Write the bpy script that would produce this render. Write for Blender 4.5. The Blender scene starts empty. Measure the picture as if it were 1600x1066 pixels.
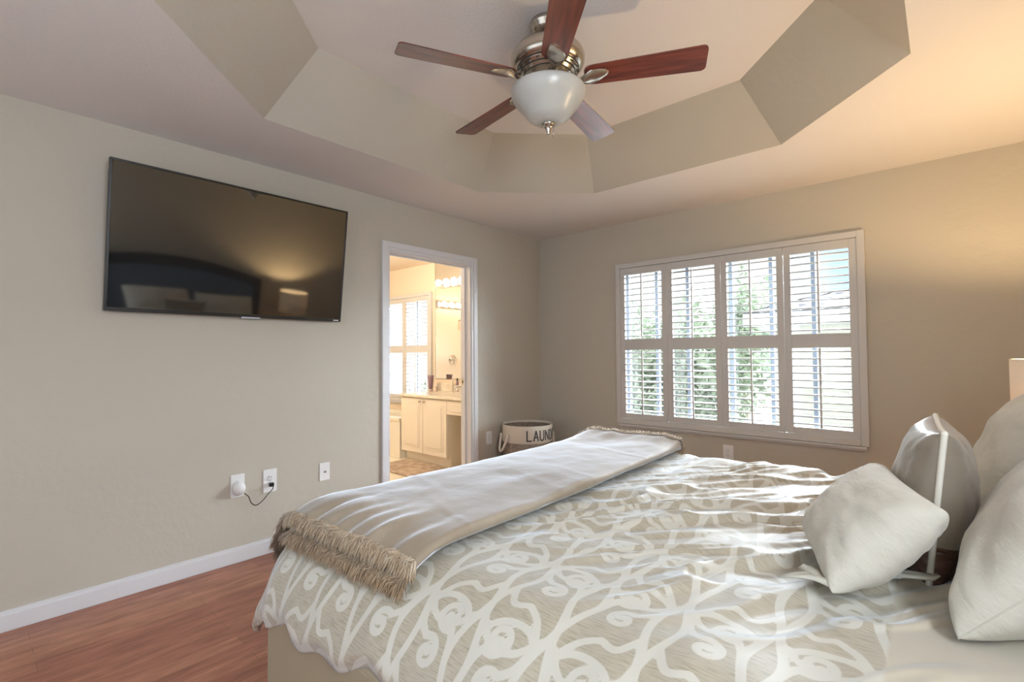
import bpy, bmesh, math, random
import numpy as np
from mathutils import Vector, Matrix, Euler
random.seed(7)
rng = np.random.default_rng(11)
PI = math.pi
scn = bpy.context.scene
COL = scn.collection

# ------------------------------------------------------------------ camera
F_PX, YAW, PITCH, ROLL = 763.27, 0.7258, 0.0275, -0.0073
CAM = Vector((3.1718, -4.0167, 1.22))
fw = Vector((-math.sin(YAW)*math.cos(PITCH), math.cos(YAW)*math.cos(PITCH), math.sin(PITCH)))
rt = Vector((math.cos(YAW), math.sin(YAW), 0)); up = rt.cross(fw)
rt2 = rt*math.cos(ROLL)+up*math.sin(ROLL); up2 = up*math.cos(ROLL)-rt*math.sin(ROLL)
cd = bpy.data.cameras.new('camera'); cam = bpy.data.objects.new('camera', cd); COL.objects.link(cam)
cd.sensor_width = 36; cd.lens = F_PX*36/1600; cd.clip_start = 0.02; cd.clip_end = 200
cam.matrix_world = Matrix(((rt2.x, up2.x, -fw.x, CAM.x), (rt2.y, up2.y, -fw.y, CAM.y), (rt2.z, up2.z, -fw.z, CAM.z), (0, 0, 0, 1)))
scn.camera = cam

# ------------------------------------------------------------------ view, world, lights
vs = scn.view_settings
vs.view_transform = 'Standard'; vs.look = 'None'; vs.gamma = 1; vs.use_curve_mapping = False
vs.exposure = 0.14
scn.cycles.max_bounces = 10; scn.cycles.diffuse_bounces = 6; scn.cycles.glossy_bounces = 5
scn.cycles.transmission_bounces = 6; scn.cycles.transparent_max_bounces = 12
scn.cycles.sample_clamp_indirect = 6; scn.cycles.caustics_reflective = False; scn.cycles.caustics_refractive = False

w = bpy.data.worlds.new('sky'); scn.world = w; w.use_nodes = True
nt = w.node_tree; nt.nodes.clear()
tc = nt.nodes.new('ShaderNodeTexCoord'); nz = nt.nodes.new('ShaderNodeTexNoise')
nz.inputs['Scale'].default_value = 3.0; nz.inputs['Detail'].default_value = 4
rp = nt.nodes.new('ShaderNodeValToRGB')
rp.color_ramp.elements[0].position = .38; rp.color_ramp.elements[0].color = (.52, .72, 1.0, 1)
rp.color_ramp.elements[1].position = .58; rp.color_ramp.elements[1].color = (1.0, 1.0, 1.0, 1)
bg = nt.nodes.new('ShaderNodeBackground'); bg.inputs['Strength'].default_value = 1.35
wo = nt.nodes.new('ShaderNodeOutputWorld')
nt.links.new(tc.outputs['Generated'], nz.inputs['Vector']); nt.links.new(nz.outputs['Fac'], rp.inputs['Fac'])
nt.links.new(rp.outputs['Color'], bg.inputs['Color']); nt.links.new(bg.outputs['Background'], wo.inputs['Surface'])

def lamp(name, kind, loc, power, color, rot=(0, 0, 0), **kw):
    d = bpy.data.lights.new(name, kind); d.energy = power; d.color = color
    for k, v in kw.items(): setattr(d, k, v)
    o = bpy.data.objects.new(name, d); o.location = loc; o.rotation_euler = rot; COL.objects.link(o)
    return o
# hazy daylight falling in through the shuttered window (sun behind thin cloud on the far side)
lamp('sun', 'SUN', (1.5, 6, 8), 72.0, (.86, .93, 1.0), (math.radians(-66), 0, math.radians(-24)), angle=math.radians(75))
lamp('bathroom_fill_light', 'POINT', (-1.5, -1.5, 2.2), 60, (1.0, .87, .70), shadow_soft_size=.12)  # unseen point light added to brighten the bathroom
# added fill lights, set in invented wall openings out of view
lamp('fill_light_right', 'AREA', (3.93, -3.80, 1.72), 40, (.82, .91, 1.0), (0, math.radians(90), 0), shape='RECTANGLE', size=.85, size_y=.8)
lamp('fill_light_rear', 'AREA', (1.75, -5.30, 1.35), 4, (.93, .96, 1.0), (math.radians(90), 0, 0), shape='RECTANGLE', size=2.2, size_y=1.5)  # weak added fill from behind the camera

# ------------------------------------------------------------------ materials
MATS = {}
def mat(name, col, rough=.6, metal=0.0, spec=.5, **kw):
    m = bpy.data.materials.new(name); m.use_nodes = True
    b = m.node_tree.nodes['Principled BSDF']
    b.inputs['Base Color'].default_value = (*col, 1); b.inputs['Roughness'].default_value = rough
    b.inputs['Metallic'].default_value = metal; b.inputs['Specular IOR Level'].default_value = spec
    for k, v in kw.items(): b.inputs[k].default_value = v
    MATS[name] = m
    return m
def N(m, typ, **kw):
    n = m.node_tree.nodes.new(typ)
    for k, v in kw.items():
        if k in n.inputs: n.inputs[k].default_value = v
        else: setattr(n, k, v)
    return n
def L(m, a, b): m.node_tree.links.new(a, b)
def bsdf(m): return m.node_tree.nodes['Principled BSDF']
def bump(m, scale, strength, dist=.002, detail=4, stretch=None, coord='Object', rough=.6):
    t = N(m, 'ShaderNodeTexCoord'); mp = N(m, 'ShaderNodeMapping')
    if stretch: mp.inputs['Scale'].default_value = stretch
    n = N(m, 'ShaderNodeTexNoise', Scale=scale, Detail=detail, Roughness=rough)
    b = N(m, 'ShaderNodeBump', Strength=strength, Distance=dist)
    L(m, t.outputs[coord], mp.inputs['Vector']); L(m, mp.outputs['Vector'], n.inputs['Vector'])
    L(m, n.outputs['Fac'], b.inputs['Height']); L(m, b.outputs['Normal'], bsdf(m).inputs['Normal'])
    return n, mp
def vary(m, c1, c2, scale, stretch=(1, 1, 1), detail=4, lo=.35, hi=.65, coord='Object'):
    t = N(m, 'ShaderNodeTexCoord'); mp = N(m, 'ShaderNodeMapping'); mp.inputs['Scale'].default_value = stretch
    n = N(m, 'ShaderNodeTexNoise', Scale=scale, Detail=detail)
    r = N(m, 'ShaderNodeValToRGB')
    r.color_ramp.elements[0].position = lo; r.color_ramp.elements[0].color = (*c1, 1)
    r.color_ramp.elements[1].position = hi; r.color_ramp.elements[1].color = (*c2, 1)
    L(m, t.outputs[coord], mp.inputs['Vector']); L(m, mp.outputs['Vector'], n.inputs['Vector'])
    L(m, n.outputs['Fac'], r.inputs['Fac']); L(m, r.outputs['Color'], bsdf(m).inputs['Base Color'])
    return r

M_wall = mat('wall_paint', (.50, .467, .400), .75, spec=.25); bump(M_wall, 20, .6, .005, 5)
M_ceil = mat('ceiling_paint', (.74, .705, .69), .8, spec=.2); bump(M_ceil, 60, .35, .004, 3)
M_bath = mat('bathroom_paint', (.74, .63, .50), .7, spec=.25)
M_trim = mat('white_trim_paint', (.66, .66, .68), .35)
M_shut = mat('shutter_white', (.56, .55, .535), .4)
M_floor = mat('floor_wood', (.3, .12, .07), .40, spec=.5)
def floor_nodes(m):
    t = N(m, 'ShaderNodeTexCoord'); sp = N(m, 'ShaderNodeSeparateXYZ'); cb = N(m, 'ShaderNodeCombineXYZ')
    L(m, t.outputs['Object'], sp.inputs[0]); L(m, sp.outputs['Y'], cb.inputs['X']); L(m, sp.outputs['X'], cb.inputs['Y'])
    br = N(m, 'ShaderNodeTexBrick', Scale=1.0); br.inputs['Brick Width'].default_value = .95; br.inputs['Row Height'].default_value = .083
    br.inputs['Mortar Size'].default_value = .0007; br.inputs['Color1'].default_value = (.43, .195, .12, 1); br.inputs['Color2'].default_value = (.34, .135, .085, 1)
    br.inputs['Mortar'].default_value = (.17, .055, .03, 1); br.inputs['Bias'].default_value = -.1; br.offset = .37
    L(m, cb.outputs[0], br.inputs['Vector'])
    mp = N(m, 'ShaderNodeMapping'); mp.inputs['Scale'].default_value = (1.6, 9, 1)
    L(m, cb.outputs[0], mp.inputs['Vector'])
    n = N(m, 'ShaderNodeTexNoise', Scale=2.6, Detail=7, Roughness=.62); L(m, mp.outputs[0], n.inputs['Vector'])
    r = N(m, 'ShaderNodeValToRGB'); r.color_ramp.elements[0].position = .33; r.color_ramp.elements[0].color = (.62, .55, .52, 1)
    r.color_ramp.elements[1].position = .66; r.color_ramp.elements[1].color = (1.12, 1.12, 1.12, 1); L(m, n.outputs['Fac'], r.inputs['Fac'])
    mx = N(m, 'ShaderNodeMix', data_type='RGBA', blend_type='MULTIPLY'); mx.inputs[0].default_value = 1
    L(m, br.outputs['Color'], mx.inputs[6]); L(m, r.outputs['Color'], mx.inputs[7]); L(m, mx.outputs[2], bsdf(m).inputs['Base Color'])
floor_nodes(M_floor)
M_tile = mat('bath_tile', (.80, .74, .62), .3)
M_plate = mat('white_plastic', (.78, .78, .78), .35)
M_dark = mat('dark_slot', (.03, .03, .03), .6)
M_black = mat('black_plastic', (.012, .011, .010), .35)
M_screen = mat('tv_screen', (.010, .010, .010), .05, spec=.5, IOR=2.3)
M_silver = mat('silver_plastic', (.55, .62, .72), .3, metal=.4)
M_nickel = mat('brushed_nickel', (.56, .52, .46), .24, metal=1.0)
M_groove = mat('dark_groove', (.03, .027, .025), .5)
M_blade = mat('mahogany_blade', (.2, .05, .03), .34, spec=.6, **{'Coat Weight': .8, 'Coat Roughness': .2})
vary(M_blade, (.075, .013, .010), (.20, .045, .028), 6, (.7, 9, 9), 5)
M_frost = mat('frosted_glass', (.52, .53, .515), .28, spec=.5, **{'Subsurface Weight': .3, 'Subsurface Radius': (.03, .03, .03)})
M_linen = mat('bed_base_fabric', (.37, .32, .235), .8, spec=.2); bump(M_linen, 300, .15, .001)
M_head = mat('headboard_fabric', (.11, .16, .23), .6)
M_headwood = mat('headboard_wood', (.02, .022, .028), .4)
M_sheet = mat('white_sheet', (.6, .58, .54), .8)
M_pillow = mat('white_pillow_cotton', (.55, .53, .465), .75, spec=.25, **{'Sheen Weight': .25, 'Sheen Roughness': .4}); bump(M_pillow, 9, .5, .012, 5, (1, 1, 2.2))
M_taupe = mat('taupe_satin', (.215, .18, .138), .38, spec=.5, **{'Sheen Weight': .3}); bump(M_taupe, 7, .45, .012, 4, (1, 1, 2))
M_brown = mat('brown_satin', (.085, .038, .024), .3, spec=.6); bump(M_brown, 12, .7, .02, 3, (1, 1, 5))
M_piping = mat('white_piping', (.68, .65, .58), .7)
M_ribbon = mat('cotton_ribbon', (.44, .43, .37), .6)
M_throw = mat('throw_velvet', (.30, .25, .20), .55, spec=.3, **{'Sheen Weight': 1.0, 'Sheen Roughness': .35, 'Sheen Tint': (.82, .89, 1, 1)})
vary(M_throw, (.29, .235, .17), (.36, .305, .235), 3.5, (1, 1, 1), 5); 
def throw_b(m):
    t = N(m, 'ShaderNodeTexCoord'); n = N(m, 'ShaderNodeTexNoise', Scale=16, Detail=4); b = N(m, 'ShaderNodeBump', Strength=.4, Distance=.006)
    L(m, t.outputs['Object'], n.inputs['Vector']); L(m, n.outputs['Fac'], b.inputs['Height']); L(m, b.outputs['Normal'], bsdf(m).inputs['Normal'])
throw_b(M_throw)
M_shade = mat('lamp_shade_cloth', (.80, .75, .68), .8, **{'Transmission Weight': 0.0})
def shade_nodes(m):
    b = bsdf(m); tr = N(m, 'ShaderNodeBsdfTranslucent'); tr.inputs['Color'].default_value = (.80, .70, .56, 1)
    mx = N(m, 'ShaderNodeMixShader'); mx.inputs[0].default_value = .11
    out = m.node_tree.nodes['Material Output']
    L(m, b.outputs[0], mx.inputs[1]); L(m, tr.outputs[0], mx.inputs[2]); L(m, mx.outputs[0], out.inputs['Surface'])
shade_nodes(M_shade)
M_cer = mat('lamp_ceramic', (.35, .3, .25), .3)
M_dwood = mat('dark_wood', (.09, .045, .025), .4)
M_burlap = mat('basket_grey_cloth', (.25, .20, .165), .9, spec=.1); vary(M_burlap, (.20, .16, .13), (.31, .26, .215), 60)
M_canvas = mat('basket_cream_canvas', (.60, .55, .47), .85, spec=.15)
M_rope = mat('cotton_rope', (.68, .63, .55), .85)
M_letter = mat('letter_ink', (.05, .05, .06), .7)
M_cab = mat('cabinet_white', (.80, .73, .62), .45)
M_counter = mat('counter_marble', (.78, .72, .60), .2); vary(M_counter, (.70, .63, .52), (.82, .77, .66), 9, detail=8)
M_mirror = mat('mirror_glass', (.92, .92, .90), .0, metal=1.0)
M_chrome = mat('chrome', (.75, .75, .75), .1, metal=1.0)
M_rug = mat('bath_rug', (.42, .33, .26), .95, spec=.05); vary(M_rug, (.33, .255, .20), (.50, .41, .33), 14, detail=6)
M_tub = mat('tub_acrylic', (.82, .78, .68), .25)
M_globe = mat('bulb_globe', (1, .9, .7), .4, **{'Emission Color': (1, .86, .66, 1), 'Emission Strength': 18.0})
M_bottle = mat('bottle_mauve', (.25, .16, .20), .3)
M_bottle2 = mat('bottle_pale', (.55, .42, .38), .3)
M_stucco = mat('neighbor_stucco', (.62, .60, .53), .9)
M_rooft = mat('roof_tile', (.22, .18, .17), .8); vary(M_rooft, (.10, .09, .10), (.17, .155, .165), 3)
M_fascia = mat('fascia_white', (.66, .66, .66), .6)
M_grass = mat('pale_paving', (.45, .45, .43), .9); vary(M_grass, (.30, .33, .25), (.58, .57, .54), .35)
M_leaf = mat('tree_leaf', (.17, .22, .11), .7); vary(M_leaf, (.24, .29, .20), (.46, .51, .40), 1.3)
M_bark = mat('bark', (.2, .16, .12), .9)
M_mull = mat('window_aluminium', (.16, .185, .23), .45)
M_wglass = mat('window_glass', (1, 1, 1), .02)
def glass_nodes(m, tint=(.96, .98, .98)):
    tr = N(m, 'ShaderNodeBsdfTransparent'); tr.inputs['Color'].default_value = (*tint, 1)
    gl = N(m, 'ShaderNodeBsdfGlossy', Roughness=.02); mx = N(m, 'ShaderNodeMixShader'); mx.inputs[0].default_value = .05
    out = m.node_tree.nodes['Material Output']
    L(m, tr.outputs[0], mx.inputs[1]); L(m, gl.outputs[0], mx.inputs[2]); L(m, mx.outputs[0], out.inputs['Surface'])
glass_nodes(M_wglass)

# fur: natural colour varies strand to strand
M_fur = mat('throw_fur', (.5, .4, .3), .6, spec=.3, **{'Sheen Weight': .4})
def fur_nodes(m):
    a = N(m, 'ShaderNodeAttribute', attribute_name='tone'); r = N(m, 'ShaderNodeValToRGB')
    r.color_ramp.elements[0].color = (.20, .115, .06, 1); r.color_ramp.elements[1].color = (.68, .60, .48, 1)
    e = r.color_ramp.elements.new(.5); e.color = (.46, .34, .21, 1)
    L(m, a.outputs['Fac'], r.inputs['Fac']); L(m, r.outputs['Color'], bsdf(m).inputs['Base Color'])
fur_nodes(M_fur)

M_comf = mat('comforter_cloth', (.5, .5, .45), .42, spec=.65, **{'Sheen Weight': .9, 'Sheen Roughness': .35, 'Sheen Tint': (.78, .88, 1, 1)})
def comf_nodes(m):
    a = N(m, 'ShaderNodeAttribute', attribute_name='motif')
    mr = N(m, 'ShaderNodeMapRange'); mr.inputs['From Min'].default_value = -.0012; mr.inputs['From Max'].default_value = .0012
    L(m, a.outputs['Fac'], mr.inputs['Value'])
    at = N(m, 'ShaderNodeAttribute', attribute_name='cloth_uv'); mp = N(m, 'ShaderNodeMapping'); mp.inputs['Scale'].default_value = (28, 260, 1)
    n = N(m, 'ShaderNodeTexNoise', Scale=1.0, Detail=4); L(m, at.outputs['Vector'], mp.inputs['Vector']); L(m, mp.outputs[0], n.inputs['Vector'])
    r = N(m, 'ShaderNodeValToRGB'); r.color_ramp.elements[0].position = .28; r.color_ramp.elements[0].color = (.315, .278, .205, 1)
    r.color_ramp.elements[1].position = .55; r.color_ramp.elements[1].color = (.43, .395, .315, 1); L(m, n.outputs['Fac'], r.inputs['Fac'])
    mx = N(m, 'ShaderNodeMix', data_type='RGBA'); L(m, mr.outputs['Result'], mx.inputs[0])
    mx.inputs[6].default_value = (.56, .55, .49, 1); L(m, r.outputs['Color'], mx.inputs[7])
    bnd = N(m, 'ShaderNodeAttribute', attribute_name='band'); mx2 = N(m, 'ShaderNodeMix', data_type='RGBA')
    L(m, bnd.outputs['Fac'], mx2.inputs[0]); L(m, mx.outputs[2], mx2.inputs[6]); mx2.inputs[7].default_value = (.50, .455, .37, 1)
    L(m, mx2.outputs[2], bsdf(m).inputs['Base Color'])
comf_nodes(M_comf)

# ------------------------------------------------------------------ mesh helpers
class MB:
    def __init__(s): s.b = bmesh.new()
    def box(s, x0, x1, y0, y1, z0, z1, bev=0, mi=0, M=None):
        r = bmesh.ops.create_cube(s.b, size=1)
        vs_ = r['verts']
        for v in vs_: v.co = Vector(((x0+x1)/2+v.co.x*(x1-x0), (y0+y1)/2+v.co.y*(y1-y0), (z0+z1)/2+v.co.z*(z1-z0)))
        fs = {f for v in vs_ for f in v.link_faces}
        if bev > 0:
            es = {e for v in vs_ for e in v.link_edges}
            rr = bmesh.ops.bevel(s.b, geom=list(es), offset=bev, segments=2, affect='EDGES', profile=.6)
            fs = set(rr['faces']) | {f for f in fs if f.is_valid}
            vs_ = list({v for f in fs for v in f.verts})
        for f in fs: f.material_index = mi
        if M is not None:
            for v in vs_: v.co = M @ v.co
        return s
    def lathe(s, prof, c=(0, 0, 0), n=32, mi=0, M=None, cap0=True, cap1=True):
        rings = []
        for (r, z) in prof:
            ring = []
            for k in range(n):
                a = 2*PI*k/n; co = Vector((c[0]+r*math.cos(a), c[1]+r*math.sin(a), c[2]+z))
                if M is not None: co = M @ co
                ring.append(s.b.verts.new(co))
            rings.append(ring)
        for i in range(len(rings)-1):
            for k in range(n):
                f = s.b.faces.new((rings[i][k], rings[i][(k+1) % n], rings[i+1][(k+1) % n], rings[i+1][k])); f.material_index = mi; f.smooth = True
        if cap0: f = s.b.faces.new(rings[0][::-1]); f.material_index = mi
        if cap1: f = s.b.faces.new(rings[-1]); f.material_index = mi
        return s
    def tube(s, pts, r, n=8, mi=0, closed=False):
        pts = [Vector(p) for p in pts]; m = len(pts); rings = []; prev = None
        for i, p in enumerate(pts):
            if closed: t = pts[(i+1) % m]-pts[i-1]
            else: t = pts[min(i+1, m-1)]-pts[max(i-1, 0)]
            t = t.normalized() if t.length > 1e-9 else Vector((0, 0, 1))
            if prev is None:
                a = Vector((0, 0, 1)) if abs(t.z) < .9 else Vector((1, 0, 0)); u = t.cross(a).normalized()
            else:
                u = (prev-t*prev.dot(t)); u = u.normalized() if u.length > 1e-6 else t.orthogonal().normalized()
            prev = u; v = t.cross(u); rr = r[i] if isinstance(r, (list, tuple)) else r
            rings.append([s.b.verts.new(p+(u*math.cos(2*PI*k/n)+v*math.sin(2*PI*k/n))*rr) for k in range(n)])
        for i in range(m if closed else m-1):
            A, B = rings[i], rings[(i+1) % m]
            for k in range(n):
                f = s.b.faces.new((A[k], A[(k+1) % n], B[(k+1) % n], B[k])); f.smooth = True; f.material_index = mi
        if not closed: s.b.faces.new(rings[0][::-1]).material_index = mi; s.b.faces.new(rings[-1]).material_index = mi
        return s
    def prism(s, poly, h, M=None, mi=0, bev=0):
        """poly in xy, extruded z 0..h"""
        a = [s.b.verts.new((x, y, 0)) for x, y in poly]; b = [s.b.verts.new((x, y, h)) for x, y in poly]
        n = len(poly); fs = [s.b.faces.new(a[::-1]), s.b.faces.new(b)]
        for i in range(n): fs.append(s.b.faces.new((a[i], a[(i+1) % n], b[(i+1) % n], b[i])))
        for f in fs: f.material_index = mi
        if M is not None:
            for v in a+b: v.co = M @ v.co
        return s
    def quad(s, *p, mi=0):
        f = s.b.faces.new([s.b.verts.new(q) for q in p]); f.material_index = mi; return s
    def build(s, name, mats, parent=None, smooth=False, loc=None):
        me = bpy.data.meshes.new(name)
        bmesh.ops.recalc_face_normals(s.b, faces=s.b.faces)
        s.b.to_mesh(me); s.b.free()
        for m in (mats if isinstance(mats, (list, tuple)) else [mats]): me.materials.append(m)
        if smooth: me.polygons.foreach_set('use_smooth', [True]*len(me.polygons))
        o = bpy.data.objects.new(name, me); COL.objects.link(o)
        if parent is not None: o.parent = parent
        if loc is not None: o.location = loc
        return o
def np_mesh(name, V, Fq, m, parent=None, smooth=True):
    me = bpy.data.meshes.new(name); V = np.asarray(V, dtype=np.float32); Fq = np.asarray(Fq, dtype=np.int32)
    me.vertices.add(len(V)); me.vertices.foreach_set('co', V.ravel())
    k = Fq.shape[1]; me.loops.add(Fq.size); me.loops.foreach_set('vertex_index', Fq.ravel())
    me.polygons.add(len(Fq)); me.polygons.foreach_set('loop_start', np.arange(0, Fq.size, k, dtype=np.int32))
    me.polygons.foreach_set('use_smooth', np.full(len(Fq), smooth))
    me.update(calc_edges=True); me.validate()
    me.materials.append(m); o = bpy.data.objects.new(name, me); COL.objects.link(o)
    if parent is not None: o.parent = parent
    return o
def grid_faces(nu, nv, wrap_u=False):
    i, j = np.meshgrid(np.arange(nu if wrap_u else nu-1), np.arange(nv-1), indexing='ij'); i2 = (i+1) % nu
    return np.stack([i*nv+j, i2*nv+j, i2*nv+j+1, i*nv+j+1], -1).reshape(-1, 4)
def tag(o, label=None, cat=None, group=None, kind=None):
    if label: o['label'] = label
    if cat: o['category'] = cat
    if group: o['group'] = group
    if kind: o['kind'] = kind
    return o
def thing(name, label, cat, loc, rot=(0, 0, 0), group=None):
    o = bpy.data.objects.new(name, None); COL.objects.link(o); o.location = loc; o.rotation_euler = rot; o.empty_display_size = .1
    return tag(o, label, cat, group)
def dup(root, loc, rot=None, label=None):
    r = root.copy(); COL.objects.link(r); r.location = loc
    if rot is not None: r.rotation_euler = rot
    if label: r['label'] = label
    for ch in list(root.children):
        c = ch.copy(); COL.objects.link(c); c.parent = r
        for g in list(ch.children):
            d = g.copy(); COL.objects.link(d); d.parent = c
    return r

# value noise, vectorised
_perm = rng.random((64, 64)).astype(np.float64)
def vnoise(x, y):
    xi = np.floor(x).astype(int); yi = np.floor(y).astype(int); fx = x-xi; fy = y-yi
    fx = fx*fx*(3-2*fx); fy = fy*fy*(3-2*fy)
    g = lambda a, b: _perm[a % 64, b % 64]
    return (g(xi, yi)*(1-fx)+g(xi+1, yi)*fx)*(1-fy)+(g(xi, yi+1)*(1-fx)+g(xi+1, yi+1)*fx)*fy
def fbm(x, y, o=3):
    s = 0; a = .5
    for k in range(o): s = s+a*(vnoise(x*2**k+17*k, y*2**k+31*k)-.5); a *= .5
    return s
def sstep(a, b, x):
    t = np.clip((x-a)/(b-a), 0, 1); return t*t*(3-2*t)

# ================================================================== SETTING
H = 2.417            # flat ceiling
HT = 2.72            # tray ceiling
XR, YF = 3.92, -5.25  # head wall, rear wall
BX = -3.0            # bathroom far wall
BY = -2.6

def structure(mb, name, m, parent=None, smooth=False):
    o = mb.build(name, m, parent, smooth)
    if parent is None: o['kind'] = 'structure'
    return o
structure(MB().box(0, XR, YF, 0, -.10, 0), 'floor', M_floor)
structure(MB().box(BX, -.0, BY, 0, -.10, -.001), 'floor_bathroom', M_tile)
# left wall (television wall) with the doorway
DY0, DY1, DZ = -1.865, -.99, 2.03
m = MB()
m.box(-.12, 0, YF, DY0, 0, H+.4).box(-.12, 0, DY1, 0, 0, H+.4).box(-.12, 0, DY0, DY1, DZ, H+.4)
structure(m, 'wall_left', M_wall)
# window wall, runs on behind the bathroom
WX0, WX1, WZ0, WZ1 = .945, 2.745, .625, 2.0
BW0, BW1 = -3.0+.12, -1.79
m = MB()
m.box(-.12, WX0, 0, .16, 0, H+.4).box(WX1, XR, 0, .16, 0, H+.4).box(WX0, WX1, 0, .16, 0, WZ0).box(WX0, WX1, 0, .16, WZ1, H+.4)
structure(m, 'wall_back', M_wall)
m = MB()
m.box(BX-.1, BW0, 0, .16, 0, H+.4).box(BW1, -.12, 0, .16, 0, H+.4).box(BW0, BW1, 0, .16, 0, WZ0).box(BW0, BW1, 0, .16, WZ1, H+.4)
structure(m, 'wall_bathroom_back', M_bath)
structure(MB().box(BX-.1, BX, BY, 0, 0, H+.4), 'wall_bathroom_left', M_bath)
structure(MB().box(BX-.1, -.12, BY-.1, BY, 0, H+.4), 'wall_bathroom_front', M_bath)
structure(MB().box(BX, -.12, BY, 0, H-.01, H+.3), 'ceiling_bathroom', M_bath)
m = MB()
m.box(XR, XR+.12, YF-.12, -4.22, 0, H+.4).box(XR, XR+.12, -3.38, .16, 0, H+.4).box(XR, XR+.12, -4.22, -3.38, 0, 1.28).box(XR, XR+.12, -4.22, -3.38, 2.16, H+.4)  # unseen opening made for the added right fill light
structure(m, 'wall_right', M_wall)
m = MB()
m.box(-.12, .65, YF-.12, YF, 0, H+.4).box(2.85, XR, YF-.12, YF, 0, H+.4).box(.65, 2.85, YF-.12, YF, 0, .6).box(.65, 2.85, YF-.12, YF, 2.1, H+.4)  # unseen opening made for the added rear fill light
structure(m, 'wall_front', M_wall)
# ceiling: flat ring, sloped tray sides, raised field
def octo(x0, x1, y0, y1, c, z):
    return [(x0+c, y0, z), (x0, y0+c, z), (x0, y1-c, z), (x0+c, y1, z), (x1-c, y1, z), (x1, y1-c, z), (x1, y0+c, z), (x1-c, y0, z)]
lo = octo(.631, 3.095, -3.63, -.90, .605, H); hi = octo(.92, 2.81, -3.335, -1.20, .45, HT)
m = MB(); b = m.b
out = [(0, YF, H), (0, 0, H), (XR, 0, H), (XR, YF, H)]
lv = [b.verts.new(p) for p in lo]; hv = [b.verts.new(p) for p in hi]; ov = [b.verts.new(p) for p in out]
for i in range(8): f = b.faces.new((lv[i], lv[(i+1) % 8], hv[(i+1) % 8], hv[i])); f.material_index = 1
b.faces.new(hv)
for f in ((ov[0], lv[1], lv[2], ov[1]), (ov[1], lv[3], lv[4], ov[2]), (ov[2], lv[5], lv[6], ov[3]), (ov[3], lv[7], lv[0], ov[0]),
          (ov[0], lv[0], lv[1]), (ov[1], lv[2], lv[3]), (ov[2], lv[4], lv[5]), (ov[3], lv[6], lv[7])): b.faces.new(f)
structure(m, 'ceiling', [M_ceil, M_wall])
structure(MB().box(-.12, XR+.12, YF-.12, .16, HT+.02, HT+.12), 'ceiling_roof_slab', M_trim)
# baseboards
def baseboard(name, p0, p1, nrm):
    m = MB(); x0, y0 = p0; x1, y1 = p1; nx, ny = nrm
    m.box(min(x0, x1, x0+nx*.014, x1+nx*.014), max(x0, x1, x0+nx*.014, x1+nx*.014), min(y0, y1, y0+ny*.014, y1+ny*.014), max(y0, y1, y0+ny*.014, y1+ny*.014), 0, .078, .004)
    m.box(min(x0, x1, x0+nx*.007, x1+nx*.007), max(x0, x1, x0+nx*.007, x1+nx*.007), min(y0, y1, y0+ny*.007, y1+ny*.007), .07, .092, .003)
    structure(m, name, M_trim)
baseboard('baseboard_left', (0, YF), (0, -1.925), (1, 0))
baseboard('baseboard_left_corner', (0, -.93), (0, 0), (1, 0))
baseboard('baseboard_back', (.014, 0), (XR-.014, 0), (0, -1))
baseboard('baseboard_right', (XR, YF), (XR, 0), (-1, 0))
# doorway: casing, jamb, strike plate
d1 = thing('door_1', None, None, (0, DY0, 0)); d1['kind'] = 'structure'
def casing(m, y0, y1, z1, wd, x0, x1):
    m.box(x0, x1, y0-wd, y0+.006, 0, z1+wd, .004); m.box(x0, x1, y1-.006, y1+wd, 0, z1+wd, .004); m.box(x0, x1, y0+.006, y1-.006, z1-.006, z1+wd, .004)
m = MB(); oy = -DY0
casing(m, 0, DY1-DY0, DZ, .06, 0, .013); casing(m, -.022, DY1-DY0+.022, DZ+.022, .038, .01, .022)
m.build('casing', M_trim, d1)
m = MB()
m.box(-.12, .002, -.001, .015, 0, DZ); m.box(-.12, .002, DY1-DY0-.015, DY1-DY0+.001, 0, DZ); m.box(-.12, .002, .015, DY1-DY0-.015, DZ-.015, DZ)
m.box(-.075, -.06, .015, .027, 0, DZ-.015); m.box(-.075, -.06, DY1-DY0-.027, DY1-DY0-.015, 0, DZ-.015); m.box(-.075, -.06, .027, DY1-DY0-.027, DZ-.027, DZ-.015)
m.build('jamb', M_trim, d1)
m = MB(); yj = DY1-DY0-.015
m.box(-.112, -.086, yj-.0025, yj+.001, .945, 1.005, .0008); m.box(-.104, -.094, yj-.004, yj-.002, .962, .988, 0, 1)
m.build('strike_plate', [M_nickel, M_dark], d1)
m = MB(); casing(m, 0, DY1-DY0, DZ, .06, -.135, -.12); m.build('casing_bathroom', M_trim, d1)

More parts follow.
